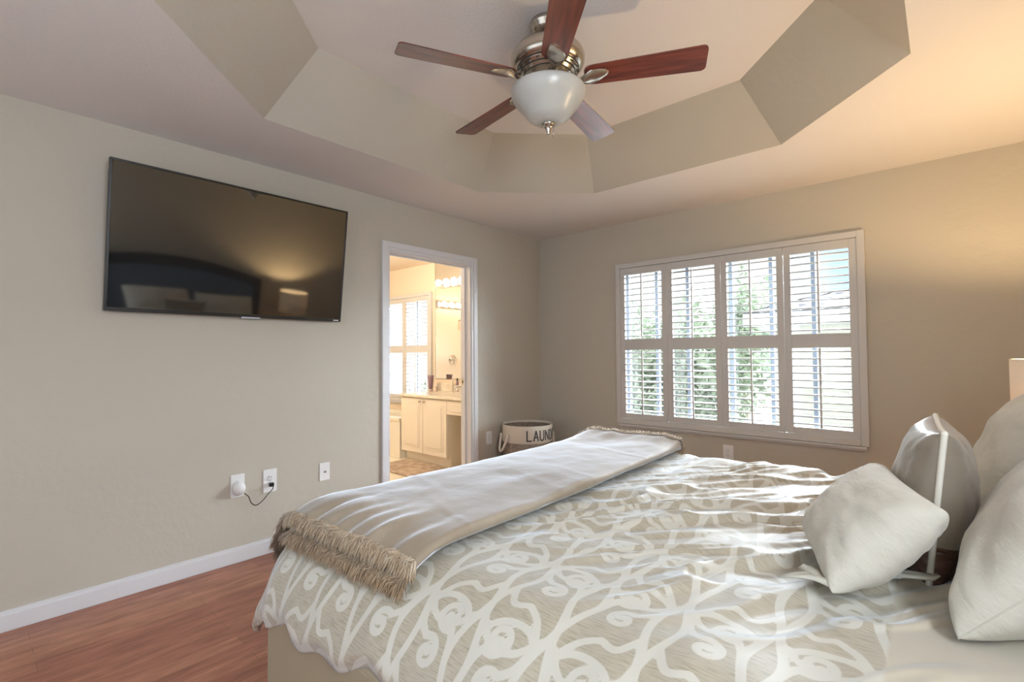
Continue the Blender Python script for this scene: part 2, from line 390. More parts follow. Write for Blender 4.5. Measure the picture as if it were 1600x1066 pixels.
# ------------------------------------------------------------------ windows
def window_shell(name, x0, x1, mull):
    o = thing(name, None, None, (x0, 0, WZ0)); o['kind'] = 'structure'
    W, Hh = x1-x0, WZ1-WZ0
    m = MB(); a = .037  # frame proud of the wall, outer 37 mm past the opening
    m.box(-a, .008, -.030, .0, -a+.002, Hh+.038, .004); m.box(W-.008, W+a, -.030, .0, -a+.002, Hh+.038, .004)
    m.box(.008, W-.008, -.030, .0, Hh-.006, Hh+.038, .004); m.box(.008, W-.008, -.030, .0, -a+.002, .010, .004)
    m.build('frame', M_shut, o)
    m = MB(); m.box(-a+.012, W+a-.012, -.040, 0, -a-.016, -a, .004); m.box(-a+.02, W+a-.02, -.028, 0, -a-.030, -a-.014, .004)
    m.build('sill', M_shut, o)
    m = MB(); m.box(0, .004, 0, .1, 0, Hh).box(W-.004, W, 0, .1, 0, Hh).box(.004, W-.004, 0, .1, 0, .004).box(.004, W-.004, 0, .1, Hh-.004, Hh); m.build('reveal', M_trim, o)
    m = MB()
    for xm in mull: m.box(xm-x0-.014, xm-x0+.014, .10, .14, .02, Hh-.02)
    m.box(0, W, .10, .14, 0, .03).box(0, W, .10, .14, Hh-.03, Hh).box(0, W, .112, .136, Hh*.52-.012, Hh*.52+.012)
    m.build('sash', M_mull, o)
    m = MB(); m.box(.01, W-.01, .118, .121, .02, Hh-.02); m.build('glass', M_wglass, o)
    return o
window_shell('window_1', WX0, WX1, [.965, 1.25, 1.53, 1.885, 2.18, 2.46, 2.725])
window_shell('window_2', BW0, BW1, [BW0+.02, -2.52, -2.2, BW1-.02])

def shutter_panel(x0, x1, label, group, tilt, tilts_top=None):
    W = x1-x0; z0, z1 = WZ0+.012, WZ1-.008; Hh = z1-z0
    o = thing('shutter_panel', label, 'shutter', (x0, -.004, z0), group=group)
    st = .047; ob, om0, om1, ot = .685-z0, 1.252-z0, 1.350-z0, 1.933-z0
    m = MB(); t0, t1 = -.016, .014
    m.box(.0015, st, t0, t1, 0, Hh, .003).box(W-st, W-.0015, t0, t1, 0, Hh, .003)
    m.box(st, W-st, t0+.001, t1-.001, 0, ob).box(st, W-st, t0+.001, t1-.001, om0, om1).box(st, W-st, t0+.001, t1-.001, ot, Hh)
    m.build('frame', M_shut, o)
    for (a, b_, tl) in ((ob, om0, tilt), (om1, ot, tilts_top if tilts_top is not None else tilt)):
        n = 11; pitch = (b_-a)/n; m = MB(); pts = []
        for k in range(n):
            zc = a+pitch*(k+.5); Mx = Matrix.Translation((0, 0, zc)) @ Matrix.Rotation(tl, 4, 'X')
            # lens section slat
            prof = [(-.031, 0), (-.018, .0042), (0, .0055), (.018, .0042), (.031, 0), (.018, -.0042), (0, -.0055), (-.018, -.0042)]
            A = [m.b.verts.new(Mx @ Vector((st+.002, y, z))) for y, z in prof]; B = [m.b.verts.new(Mx @ Vector((W-st-.002, y, z))) for y, z in prof]
            for i in range(8): f = m.b.faces.new((A[i], A[(i+1) % 8], B[(i+1) % 8], B[i])); f.smooth = True
            m.b.faces.new(A[::-1]); m.b.faces.new(B)
            pts.append(Mx @ Vector((W/2, -.031, 0)))
        m.build('louvers', M_shut, o)
        m = MB(); m.box(W/2-.006, W/2+.006, pts[0].y-.013, pts[0].y-.001, pts[0].z-.02, pts[-1].z+.022, .002); m.build('tilt_rod', M_shut, o)
    # small hinges
    for zz in (.12, Hh-.12): MB().box(.0015, .006, t0-.003, t0+.004, zz-.03, zz+.03).build('hinge', M_shut, o)
    return o
g1 = 'plantation shutter panels of the bedroom window'
pw = (WX1-WX0-.012)/4; px0 = WX0+.006
for k, (lb, tl, tt) in enumerate((('white louvered shutter panel nearest the laundry basket corner', .10, .06),
        ('white louvered shutter panel with thicker looking tilted upper slats, second from the room corner', .08, .30),
        ('white louvered shutter panel with blue sky and tree behind, second from the bed lamp', .08, .04),
        ('white louvered shutter panel with tiled roof behind it, nearest the bed lamp', .04, .04))):
    shutter_panel(px0+pw*k, px0+pw*(k+1), lb, g1, tl, tt)
g2 = 'shutter panels of the bathroom window'
bw = (BW1-BW0-.012)/2
shutter_panel(BW0+.006, BW0+.006+bw, 'bathroom window shutter panel half hidden by the left door casing', g2, .1, .05)
shutter_panel(BW0+.006+bw, BW0+.006+2*bw, 'bathroom window shutter panel fully in view beside the mirror', g2, .1, .05)

# ================================================================== TELEVISION
tv = thing('television', 'black flat screen television tilted down on the left wall', 'television', (.10, -2.917, 1.827), (0, .129, 0))
TW, TH = 1.2698/2, .754/2
m = MB(); bz = .012
m.box(-.03, .0, -TW, TW, -TH, -TH+.020, .002).box(-.03, .0, -TW, TW, TH-bz, TH, .002).box(-.03, .0, -TW, -TW+bz, -TH+.02, TH-bz, .002).box(-.03, 0, TW-bz, TW, -TH+.02, TH-bz, .002)
m.build('bezel', M_black, tv)
MB().box(-.0045, -.0035, -TW+bz, TW-bz, -TH+.02, TH-bz).build('screen', M_screen, tv)
MB().box(-.030, -.006, -TW+.006, TW-.006, -TH+.006, TH-.006).box(-.052, -.030, -TW*.72, TW*.72, -TH*.6, TH*.5, .006).build('back_shell', M_black, tv)
MB().box(-.012, .003, .0, .105, -TH-.007, -TH+.003, .002).build('sensor_tab', M_silver, tv)
MB().box(0, .0006, TW-.055, TW-.018, -TH+.006, -TH+.012).build('badge', M_plate, tv)
mb_ = MB().box(-.084, -.052, -.24, .24, -.06, .10, .003); mb_.build('wall_bracket', M_dark, tv)

# ================================================================== OUTLETS
def receptacle(m, zc):
    m.lathe([(.017, 0), (.017, .0035), (.0155, .0045)], (0, 0, 0), 20, 0, Matrix.Translation((.006, 0, zc)) @ Matrix.Rotation(PI/2, 4, 'Y'))
    m.box(.0095, .0108, -.0085, -.006, zc-.001, zc+.009, 0, 1).box(.0095, .0108, .006, .0085, zc-.001, zc+.008, 0, 1).box(.0095, .0108, -.002, .002, zc-.011, zc-.007, 0, 1)
def outlet(label, loc, rotz=0, kind='duplex', wd=.072, hg=.118):
    o = thing('wall_outlet' if kind == 'duplex' else 'cable_jack', label, 'outlet', loc, (0, 0, rotz), 'white wall plates')
    m = MB(); m.box(0, .006, -wd/2, wd/2, -hg/2, hg/2, .0022); m.build('cover_plate', M_plate, o)
    if kind == 'duplex':
        m = MB(); receptacle(m, .0195); receptacle(m, -.0195); m.build('socket', [M_plate, M_dark], o)
        m = MB(); m.lathe([(.003, 0), (.003, .0012)], (0, 0, 0), 10, 0, Matrix.Translation((.006, 0, 0)) @ Matrix.Rotation(PI/2, 4, 'Y')); m.build('screw', M_nickel, o)
    else:
        m = MB(); m.lathe([(.0065, 0), (.0065, .006), (.0045, .006), (.0045, .014)], (0, 0, 0), 12, 0, Matrix.Translation((.006, 0, 0)) @ Matrix.Rotation(PI/2, 4, 'Y')); m.build('jack', M_nickel, o)
    return o
outlet('white wall outlet holding the white plug adapter under the television', (0, -2.914, .450), wd=.076, hg=.135)
outlet('white wall outlet with black plug in its lower socket', (0, -2.728, .445), wd=.082, hg=.14)
outlet('white wall plate with a single metal cable jack', (0, -2.370, .436), kind='jack')
outlet('white wall outlet between the doorway and the laundry basket', (0, -.774, .454))
outlet('white wall outlet under the shuttered window behind the bed', (1.875, 0, .436), -PI/2, wd=.078)
ad = thing('plug_adapter', 'white rounded plug adapter pushed into wall outlet', 'plug', (.0115, -2.914, .440))
m = MB(); prof = [(.034, 0), (.035, .012), (.031, .03), (.022, .043), (.008, .05)]
m.lathe(prof, (0, 0, 0), 24, 0, Matrix.Rotation(PI/2, 4, 'Y') @ Matrix.Scale(1.22, 4, (1, 0, 0)))
m.build('housing', M_plate, ad, True)
MB().box(-.001, .004, -.012, .012, -.02, .02).build('base', M_plate, ad)
cb = thing('power_cord', 'short black cord looping from the white adapter to the next outlet', 'cord', (.012, -2.728, .4255))
def bez(P, n=20):
    P = [Vector(p) for p in P]; out = []
    for k in range(len(P)-1):
        p0, p1, p2, p3 = P[max(k-1, 0)], P[k], P[k+1], P[min(k+2, len(P)-1)]
        for i in range(n):
            t = i/n; out.append(.5*((2*p1)+(p2-p0)*t+(2*p0-5*p1+4*p2-p3)*t*t+(3*p1-p0-3*p2+p3)*t**3))
    out.append(P[-1]); return out
m = MB(); m.tube(bez([(.024, -.160, -.018), (.02, -.135, -.045), (.014, -.118, -.085), (.012, -.09, -.108), (.012, -.055, -.092), (.014, -.02, -.055), (.022, .004, -.028), (.024, .006, -.012)], 8), .0026, 8)
m.build('cable', M_black, cb, True)
MB().box(0, .026, -.012, .012, -.012, .010, .003).build('plug', M_black, cb)

# ================================================================== CEILING FAN
FX, FY = 1.855, -2.275
fan = thing('ceiling_fan', 'five blade ceiling fan with nickel motor and frosted bowl light', 'ceiling fan', (FX, FY, HT))
zz = lambda z: z-HT
m = MB(); m.lathe([(.078, 0), (.08, -.012), (.078, -.02), (.07, -.026), (.068, -.034), (.058, -.045), (.034, -.052), (.02, -.054)], n=40); m.build('canopy', M_nickel, fan)
m = MB(); m.lathe([(.013, -.05), (.013, zz(2.60))], n=16); m.build('downrod', M_nickel, fan)
m = MB()
m.lathe([(.02, zz(2.625)), (.05, zz(2.622)), (.085, zz(2.615)), (.12, zz(2.603)), (.148, zz(2.588)), (.150, zz(2.583)), (.160, zz(2.574)), (.166, zz(2.557)), (.165, zz(2.535)), (.156, zz(2.518)), (.143, zz(2.508)),
         (.138, zz(2.506)), (.138, zz(2.500)), (.133, zz(2.498)), (.128, zz(2.490)), (.122, zz(2.486)), (.118, zz(2.484)), (.114, zz(2.476)), (.108, zz(2.472)), (.10, zz(2.466)), (.09, zz(2.458)), (.06, zz(2.455))], n=48)
m.build('motor_housing', M_nickel, fan)
m = MB()
for r_, z_ in ((.1395, 2.5035), (.1245, 2.488), (.1105, 2.4745)):
    m.lathe([(r_-.006, zz(z_+.003)), (r_+.0012, zz(z_+.0028)), (r_+.0006, zz(z_-.0028)), (r_-.006, zz(z_-.003))], n=48)
for k in range(20):
    a = 2*PI*k/20; m.box(-.012, .012, -.004, .004, -.003, .003, 0, 0, Matrix.Rotation(a, 4, 'Z') @ Matrix.Translation((.13, 0, zz(2.497))) @ Matrix.Rotation(.7, 4, 'Y'))
m.build('vent_rings', M_groove, fan)
ZB = 2.452
A0 = math.radians(27)
for k in range(5):
    R_ = Matrix.Rotation(A0+k*2*PI/5, 4, 'Z')
    Mb = R_ @ Matrix.Translation((0, 0, zz(ZB))) @ Matrix.Rotation(math.radians(-12), 4, 'X')
    pts = []
    L0, L1, w0, w1 = .165, .675, .054, .068
    def arc(cx, cy, r, a0, a1, n=6): return [(cx+r*math.cos(a0+(a1-a0)*i/n), cy+r*math.sin(a0+(a1-a0)*i/n)) for i in range(n+1)]
    rc = .022
    poly = arc(L1-rc, -w1+rc, rc, -PI/2, 0)+arc(L1-rc, w1-rc, rc, 0, PI/2)+[(L0+.05, w0+.002)]+arc(L0+.03, w0-.03, .03, PI/2, PI, 5)+arc(L0+.03, -w0+.03, .03, PI, 1.5*PI, 5)+[(L0+.05, -w0-.002)]
    m = MB(); m.prism(poly, .006, Matrix.Identity(4))
    bl = m.build('blade', M_blade, fan); bl.matrix_local = Mb @ Matrix.Translation((0, 0, 0))
    # blade iron: stem from the motor, flaring to a leaf shaped foot under the blade
    m = MB(); nU = 16; prof = []
    st = []
    for i in range(nU+1):
        t = i/nU; x = .085+t*.185
        hw = .010+.003*math.sin(t*3)+(.030*max(0, math.sin(min(1, max(0, (t-.35)/.62))*PI*.86))**.8 if t > .35 else 0)
        if i == nU: hw = .010
        z = -.014-.010*math.sin(min(1, t*1.6)*PI)+.009*t
        off = .010*math.sin(t*PI*1.2)
        st.append((x, hw, z, off))
    top = []; bot = []
    for (x, hw, z, off) in st:
        row = [(-1, 0), (-.6, -.004), (-.2, -.006), (.2, -.006), (.6, -.004), (1, 0)]
        bot.append([m.b.verts.new((x, off+s_*hw, z+dz-(.002 if j % 2 else 0))) for j, (s_, dz) in enumerate(row)])
        top.append([m.b.verts.new((x, off+s_*hw*.98, z+.005)) for s_, dz in row])
    for i in range(nU):
        for j in range(5):
            for g_, fl in ((bot, 0), (top, 1)):
                q = (g_[i][j], g_[i][j+1], g_[i+1][j+1], g_[i+1][j]); m.b.faces.new(q if fl else q[::-1])
        for j in (0, 5): m.b.faces.new((bot[i][j], bot[i+1][j], top[i+1][j], top[i][j]))
    for i in (0, nU):
        for j in range(5): m.b.faces.new((bot[i][j], bot[i][j+1], top[i][j+1], top[i][j]))
    ir = m.build('blade_arm', M_nickel, fan, True); ir.matrix_local = Mb @ Matrix.Translation((0, 0, .010))
m = MB(); m.lathe([(.05, zz(2.458)), (.07, zz(2.45)), (.07, zz(2.425)), (.11, zz(2.418)), (.15, zz(2.412)), (.15, zz(2.402))], n=40); m.build('light_fitter', M_nickel, fan)
m = MB(); m.lathe([(.155, zz(2.413)), (.165, zz(2.410)), (.1685, zz(2.402)), (.167, zz(2.390)), (.160, zz(2.372)), (.148, zz(2.352)), (.134, zz(2.334)), (.120, zz(2.318)), (.108, zz(2.302)), (.094, zz(2.286)), (.074, zz(2.272)), (.05, zz(2.263)), (.022, zz(2.259)), (.004, zz(2.258))], n=56)
m.build('glass_bowl', M_frost, fan, True)
m = MB(); m.lathe([(.014, zz(2.262)), (.030, zz(2.259)), (.031, zz(2.254)), (.022, zz(2.247)), (.015, zz(2.240)), (.011, zz(2.228)), (.008, zz(2.216)), (.007, zz(2.210)), (.002, zz(2.206))], n=24); m.build('finial', M_nickel, fan, True)
m = MB(); m.tube([(.022, .008, zz(2.25)), (.021, .008, zz(2.192))], .0014, 6); m.build('pull_chain', M_nickel, fan)

# ================================================================== LAUNDRY BASKET
BKX, BKY, BKR, BKH = .262, -.535, .232, .585
bk = thing('laundry_basket', 'round grey cloth laundry basket with cream canvas rim in corner', 'basket', (BKX, BKY, 0))
m = MB(); m.lathe([(.03, .002), (BKR*.90, .002), (BKR*.93, .02), (BKR*.965, .3), (BKR*.985, BKH-.15), (BKR*.975, BKH-.15), (BKR*.955, .3), (BKR*.92, .03), (.03, .014)], n=48); m.build('body', M_burlap, bk, True)
m = MB(); m.lathe([(BKR*.987, BKH-.155), (BKR*.995, BKH-.15), (BKR*1.0, BKH-.004), (BKR*.995, BKH), (BKR*.98, BKH-.003), (BKR*.972, BKH-.05)], n=64, cap0=False, cap1=False)
nV = m.build('rim_band', M_canvas, bk, True)
m = MB(); m.lathe([(BKR*.968, BKH-.02), (BKR*.962, BKH-.16)], n=48, cap0=False, cap1=False); m.build('lining', M_burlap, bk, True)
azc = math.atan2(CAM.y-BKY, CAM.x-BKX)
for da in (-1.12, PI-1.12):
    a0 = azc+da; pts = []
    for i in range(25):
        t = i/24; s_ = math.sin(PI*t); aa = a0+(t-.5)*.62
        pts.append((math.cos(aa)*(BKR+.008+.03*s_), math.sin(aa)*(BKR+.008+.03*s_), BKH-.085-.15*s_**.75))
    m = MB(); m.tube(pts, .011, 10); m.build('rope_handle', M_rope, bk, True)
LET = {'L': [[(0, 1), (0, 0), (.62, 0)]], 'A': [[(0, 0), (.34, 1), (.68, 0)], [(.14, .36), (.54, .36)]], 'U': [[(0, 1), (0, .25), (.12, .05), (.33, 0), (.54, .05), (.66, .25), (.66, 1)]],
       'N': [[(0, 0), (0, 1), (.64, 0), (.64, 1)]], 'D': [[(0, 0), (0, 1), (.35, .95), (.6, .7), (.62, .4), (.45, .08), (0, 0)]], 'R': [[(0, 0), (0, 1), (.42, .97), (.58, .78), (.45, .55), (0, .5)], [(.25, .5), (.62, 0)]], 'Y': [[(0, 1), (.33, .5), (.66, 1)], [(.33, .5), (.33, 0)]]}
m = MB(); arcpos = .012; lh = .085; lz = BKH-.127
def on_rim(u, v, k=1.0): 
    a = azc-.06+u/BKR; return Vector((math.cos(a)*(BKR*1.0+.0012*k), math.sin(a)*(BKR*1.0+.0012*k), lz+v))
for ch in 'LAUNDRY':
    for stroke in LET[ch]:
        for (x0, y0), (x1, y1) in zip(stroke[:-1], stroke[1:]):
            n = 4; dx, dy = (x1-x0)*lh*.72, (y1-y0)*lh; ll = math.hypot(dx, dy)+1e-6; hw = .0062; ux, uy = -dy/ll*hw, dx/ll*hw; ex, ey = dx/ll*.004, dy/ll*.004
            for i in range(n):
                q = []
                for (t, s_) in ((i/n, 1), (i/n, -1), ((i+1)/n, -1), ((i+1)/n, 1)):
                    xx = arcpos+x0*lh*.72+dx*t+ux*s_+(ex*(2*t-1)); yy = y0*lh+dy*t+uy*s_+(ey*(2*t-1)); q.append(on_rim(xx, yy))
                m.quad(*q)
    arcpos += lh*.72*.64+.021
m.build('lettering', M_letter, bk)

# ================================================================== BED
XE, YN, YFAR, XH = 1.67, -3.15, -1.58, 3.72
ZT = .70
bed = thing('bed', 'king bed with beige upholstered base standing against the right wall', 'bed', (2.66, -2.42, 0))
bx = lambda x: x-2.66
by = lambda y: y+2.42
m = MB(); m.box(bx(1.63), bx(3.66), by(-3.40), by(-1.44), .06, .535, .03); m.build('base', M_linen, bed)
m = MB(); m.box(bx(1.655), bx(3.64), by(-3.403), by(-3.399), .075, .50); m.build('base_panel', M_linen, bed)
for sx in (1.72, 3.56):
    for sy in (-3.32, -1.52): m = MB(); m.box(bx(sx-.03), bx(sx+.03), by(sy-.03), by(sy+.03), 0, .062, .004); m.build('leg', M_dwood, bed)
m = MB(); m.box(bx(1.74), bx(3.70), by(-3.27), by(-1.52), .53, .645, .05); m.build('mattress', M_sheet, bed)
# arched headboard
poly = []
y0, y1 = by(-3.46), by(-1.38)
for i in range(33):
    t = i/32; poly.append((y0+(y1-y0)*t, 1.28+.17*math.sin(PI*t)**.9))
hp = [(y0, .02)]+poly+[(y1, .02)]
Mh = Matrix(((0, 0, 1, bx(3.78)), (1, 0, 0, 0), (0, 1, 0, 0), (0, 0, 0, 1)))
m = MB(); m.prism(hp[::-1], .08, Mh); m.build('headboard_frame', M_headwood, bed)
ip = [(y0+.1, .4)]+[(min(max(y, y0+.1), y1-.1), z-.12) for y, z in poly]+[(y1-.1, .4)]
m = MB(); m.prism(ip[::-1], .02, Mh @ Matrix.Translation((0, 0, -.018))); m.build('headboard_panel', M_head, bed)

# --- comforter surface in cloth coordinates (p along the bed from the foot, q across it)
def S0(p, q, lift=0.0, rf=.20, rn=.28):
    ox = np.maximum(0, XE-p); on_ = np.maximum(0, YN-q); of = np.maximum(0, q-YFAR)
    oy = on_+of; sy = np.where(on_ > 0, -1.0, 1.0)
    o = (ox**3.2+oy**3.2)**(1/3.2); nn = np.hypot(ox, oy)+1e-9
    dx, dy = -ox/nn, sy*oy/nn
    wgt = ox/(ox+oy+1e-9); rb = rf*wgt+np.where(on_ > 0, rn, .13)*(1-wgt)
    rb = rb+lift; tmax = np.radians(77-21*wgt)
    th = np.minimum(o/rb, tmax); rest = np.maximum(0, o-rb*tmax)
    hx = rb*np.sin(th)+rest*np.cos(tmax); dz = rb*(1-np.cos(th))+rest*np.sin(tmax)
    x = np.maximum(p, XE)+dx*hx; y = np.clip(q, YN, YFAR)+dy*hx
    z = ZT+lift-dz
    nxn = np.stack([dx*np.sin(th), dy*np.sin(th), np.cos(th)], -1)
    return np.stack([x, y, z], -1), nxn
def wrinkle(p, q):
    # creases run roughly across the picture, stronger toward the pillows and far side
    c, s_ = .62, .78
    a = p*c+q*s_; b_ = -p*s_+q*c
    top = sstep(YN-.1, YN+.25, q)
    amp = .35+.9*sstep(1.9, 2.7, p)*sstep(-3.3, -2.6, q)
    r1 = 1-np.abs(2*vnoise(a*2.3+4+1.5*fbm(p*3, q*3), b_*11+1.2*fbm(p*4+9, q*4))-1)
    r2 = 1-np.abs(2*vnoise(a*4.1+40, b_*19+1.0*fbm(p*5+3, q*5))-1)
    cr = np.maximum(0, r1-.55)*1.0+np.maximum(0, r2-.6)*.55
    puff = fbm(p*3.2+3, q*3.2+8, 2)*.020+fbm(p*9, q*9, 2)*.006
    near = (1-top)*(fbm(p*9+2, q*2.5, 2)*.030)
    return (cr*.044*amp-.011*amp)*top+puff+near
def S(p, q, lift=0.0):
    P, n = S0(p, q, lift); return P+n*wrinkle(p, q)[..., None], n

# motif distance field on one tile
TA, TB = .40, .60
def motif_tile(n=280):
    segs = []
    def line(pts, hw, hw1=None):
        k = len(pts)-1; hw1 = hw if hw1 is None else hw1
        for q_, (a, b_) in enumerate(zip(pts[:-1], pts[1:])): segs.append((*a, *b_, hw+(hw1-hw)*q_/k))
    def curve(P, n_=9):
        out = []
        for k in range(len(P)-1):
            p0, p1, p2, p3 = [np.array(P[min(max(i, 0), len(P)-1)]) for i in (k-1, k, k+1, k+2)]
            for i in range(n_):
                t = i/n_; out.append(tuple(.5*((2*p1)+(p2-p0)*t+(2*p0-5*p1+4*p2-p3)*t*t+(3*p1-p0-3*p2+p3)*t**3)))
        return out+[tuple(P[-1])]
    def spiral(c, r0, a0, turns, sg, hw=.0085):
        pts = []
        for k in range(32):
            t = k/31; a = a0+sg*turns*2*PI*t; r = r0*(1-.78*t**.9); pts.append((c[0]+r*math.cos(a), c[1]+r*math.sin(a)))
        line(pts, hw, .0065); segs.append((*pts[-1], pts[-1][0]+.001, pts[-1][1], .0115))
        return pts[0]
    for col, sh in ((0, 0), (.20, .30)):
        # column of narrow interlaced loops
        for sg in (1, -1): line([(col+sg*(.030*math.cos(2*PI*t)+.004*math.cos(6*PI*t)), sh+t*TB) for t in np.linspace(0, 1, 65)], .0085)
        for m_ in (1, -1):
            f = lambda P: [(col+m_*x*1.25, sh+y*1.2) for x, y in P]
            # scroll pair springing from the bulge
            c = (.066, .062); s0 = (.066+.042/1.25*math.cos(-2.2), .062+.042/1.2*math.sin(-2.2))
            line(f(curve([(.024, -.03), (.034, .010), s0])), .0085)
            spiral((col+m_*c[0]*1.25, sh+c[1]*1.2), .042, -2.2 if m_ > 0 else PI+2.2, 1.2, m_)
            # cusped arch toward the next column
            line(f(curve([(.017, .182), (.044, .140), (.080, .150)])), .0080)
            line(f(curve([(.080, .150), (.112, .126), (.136, .085)])), .0080)
            # crossing ovals
            line(f(curve([(.016, .322), (.045, .347), (.082, .352), (.118, .338), (.142, .305)])), .0080)
            line(f(curve([(.008, .345), (.045, .302), (.082, .292), (.118, .302), (.148, .335)])), .0075)
            # lower scroll curling the other way
            c = (.078, .226); s0 = (c[0]+.040/1.25*math.cos(2.2), c[1]+.040/1.2*math.sin(2.2))
            line(f(curve([(.018, .315), (.034, .275), s0])), .0085)
            spiral((col+m_*c[0]*1.25, sh+c[1]*1.2), .040, 2.2 if m_ > 0 else PI-2.2, 1.2, -m_)
    Sg = np.array(segs)
    a = (np.arange(n)+.5)/n*TA; b_ = (np.arange(n)+.5)/n*TB
    A, B = np.meshgrid(a, b_, indexing='ij'); best = np.full(A.shape, 9.0)
    for x0, y0, x1, y1, hw in Sg:
        for ddx in (-TA, 0, TA):
            if max(x0, x1)+ddx < -.05 or min(x0, x1)+ddx > TA+.05: continue
            for ddy in (-2*TB, -TB, 0, TB):
                if max(y0, y1)+ddy < -.05 or min(y0, y1)+ddy > TB+.05: continue
                vx, vy = x1-x0, y1-y0; wx, wy = A-x0-ddx, B-y0-ddy
                t = np.clip((wx*vx+wy*vy)/(vx*vx+vy*vy+1e-12), 0, 1)
                best = np.minimum(best, np.hypot(wx-vx*t, wy-vy*t)-hw)
    return best
TILE = motif_tile()
def motif(p, q):
    n = TILE.shape[0]; u = (p/TA % 1)*n-.5; v = (q/TB % 1)*n-.5
    i = np.floor(u).astype(int); j = np.floor(v).astype(int); fu, fv = u-i, v-j
    g = lambda a, b_: TILE[a % n, b_ % n]
    return (g(i, j)*(1-fu)+g(i+1, j)*fu)*(1-fv)+(g(i, j+1)*(1-fu)+g(i+1, j+1)*fu)*fv
NU, NV = 340, 360
tU = np.linspace(0, 1, NU); tV = np.linspace(0, 1, NV)
Uu, Vv = np.meshgrid(tU, tV, indexing='ij')
pfoot = XE-.46
p = pfoot+(3.66-pfoot)*Uu
hem = np.clip(.425-.12*(p-1.65), .18, .43)+.012*np.sin(p*31)+.01*np.sin(p*13+1)
qn = YN-hem; qf = YFAR+.40
q = qn+(qf-qn)*Vv**1.0
# foot hem scallops
p = p+(1-sstep(0, .12, Uu))*.012*np.sin(q*23)
P, nn_ = S(p, q)
# tuck the very edge under a little so the hem looks rolled
edge = np.minimum(Vv, 1)*NV
roll = np.exp(-(edge/3.0)**2)
P[..., 1] += roll*.018; P[..., 2] -= roll*.004
comf = np_mesh('comforter', P.reshape(-1, 3), grid_faces(NU, NV), M_comf)
me = comf.data
def fattr(me, name, vals):
    a = me.attributes.new(name, 'FLOAT', 'POINT'); a.data.foreach_set('value', np.asarray(vals, dtype=np.float32).ravel())
mot = motif((p+.07)*1.2, (q+.12)*1.2)/1.2-.0012
fattr(me, 'motif', np.where(mot > .03, .03, mot))
fattr(me, 'band', sstep(3.082, 3.088, p+.02*(q+2.9)))
a = me.attributes.new('cloth_uv', 'FLOAT_VECTOR', 'POINT'); a.data.foreach_set('vector', np.stack([p, q, 0*p], -1).astype(np.float32).ravel())
md = comf.modifiers.new('thickness', 'SOLIDIFY'); md.thickness = .022; md.offset = -1
tag(comf, 'beige comforter with cream scrollwork pattern spread over the bed', 'comforter')

# --- throw blanket, folded lengthwise, fold toward the pillows
throw = thing('throw_blanket', 'folded taupe velvet throw with shaggy fur ends across bed foot', 'blanket', (0, 0, 0))
TP1 = 2.128
def throw_p0(q): return XE-.26+0*q
def near_end(p_): return YN-.13+.03*(p_-1.9)   # cloth q of the near end
qfar_t = -1.575
NQ = 200; NC = 70
V = []; Cc = []
layerh = .020
us = np.linspace(0, 1, NC)
qv = np.linspace(0, 1, NQ)
pp = np.zeros((NC*2+9, NQ)); lift = np.zeros_like(pp); qq = np.zeros_like(pp)
for i in range(NC*2+9):
    if i < NC: pr = (XE-.27)+(TP1-(XE-.27))*us[i]; lf = .014
    elif i < NC+9:
        a = -PI/2+PI*(i-NC+1)/10; pr = TP1+.017*math.cos(a); lf = .014+.017+.017*math.sin(a)
    else:
        pr = TP1-(TP1-(XE-.27))*us[i-NC-9]; lf = .014+.034
    inner = i >= NC+4
    q0 = near_end(pr)-(.0 if inner else .035); q1 = qfar_t+(.0 if inner else .03)
    q_ = q0+(q1-q0)*qv
    pp[i] = pr+(.065*np.clip((-1.45-q_)/1.85, 0, 1)**1.5)*(pr-(XE-.27))/.7+.012*np.sin(q_*2.2+.5)+.010*fbm(q_*5, q_*0+3, 2); qq[i] = q_; lift[i] = lf
P, n_ = S0(pp, qq, 0.0)
soft = .8*fbm(pp*3.2+3, qq*3.2+8, 2)*.020
endp = np.exp(-((qq-near_end(pp))/.16)**2)
pleat = (vnoise(pp*26+3*fbm(qq*2, pp*2), qq*2.5)-.5)*.021*endp+(vnoise(pp*17+5, qq*3)-.5)*.018*np.exp(-((qfar_t-qq)/.12)**2)
big = fbm(pp*5+20, qq*4+11, 3)*.022+.006*np.maximum(0, 1-np.abs(2*vnoise(qq*9+2*pp, pp*1.8)-1)-.6)
topmask = (lift > .03)*1.0
farlift = .022*np.exp(-((qfar_t-qq)/.10)**2)
P = P+n_*(lift+soft+.010+topmask*(pleat+big+farlift))[..., None]
NT = NC*2+9
body = np_mesh('blanket_cloth', P.reshape(-1, 3), grid_faces(NT, NQ), M_throw, throw)
md = body.modifiers.new('thickness', 'SOLIDIFY'); md.thickness = .006; md.offset = 1
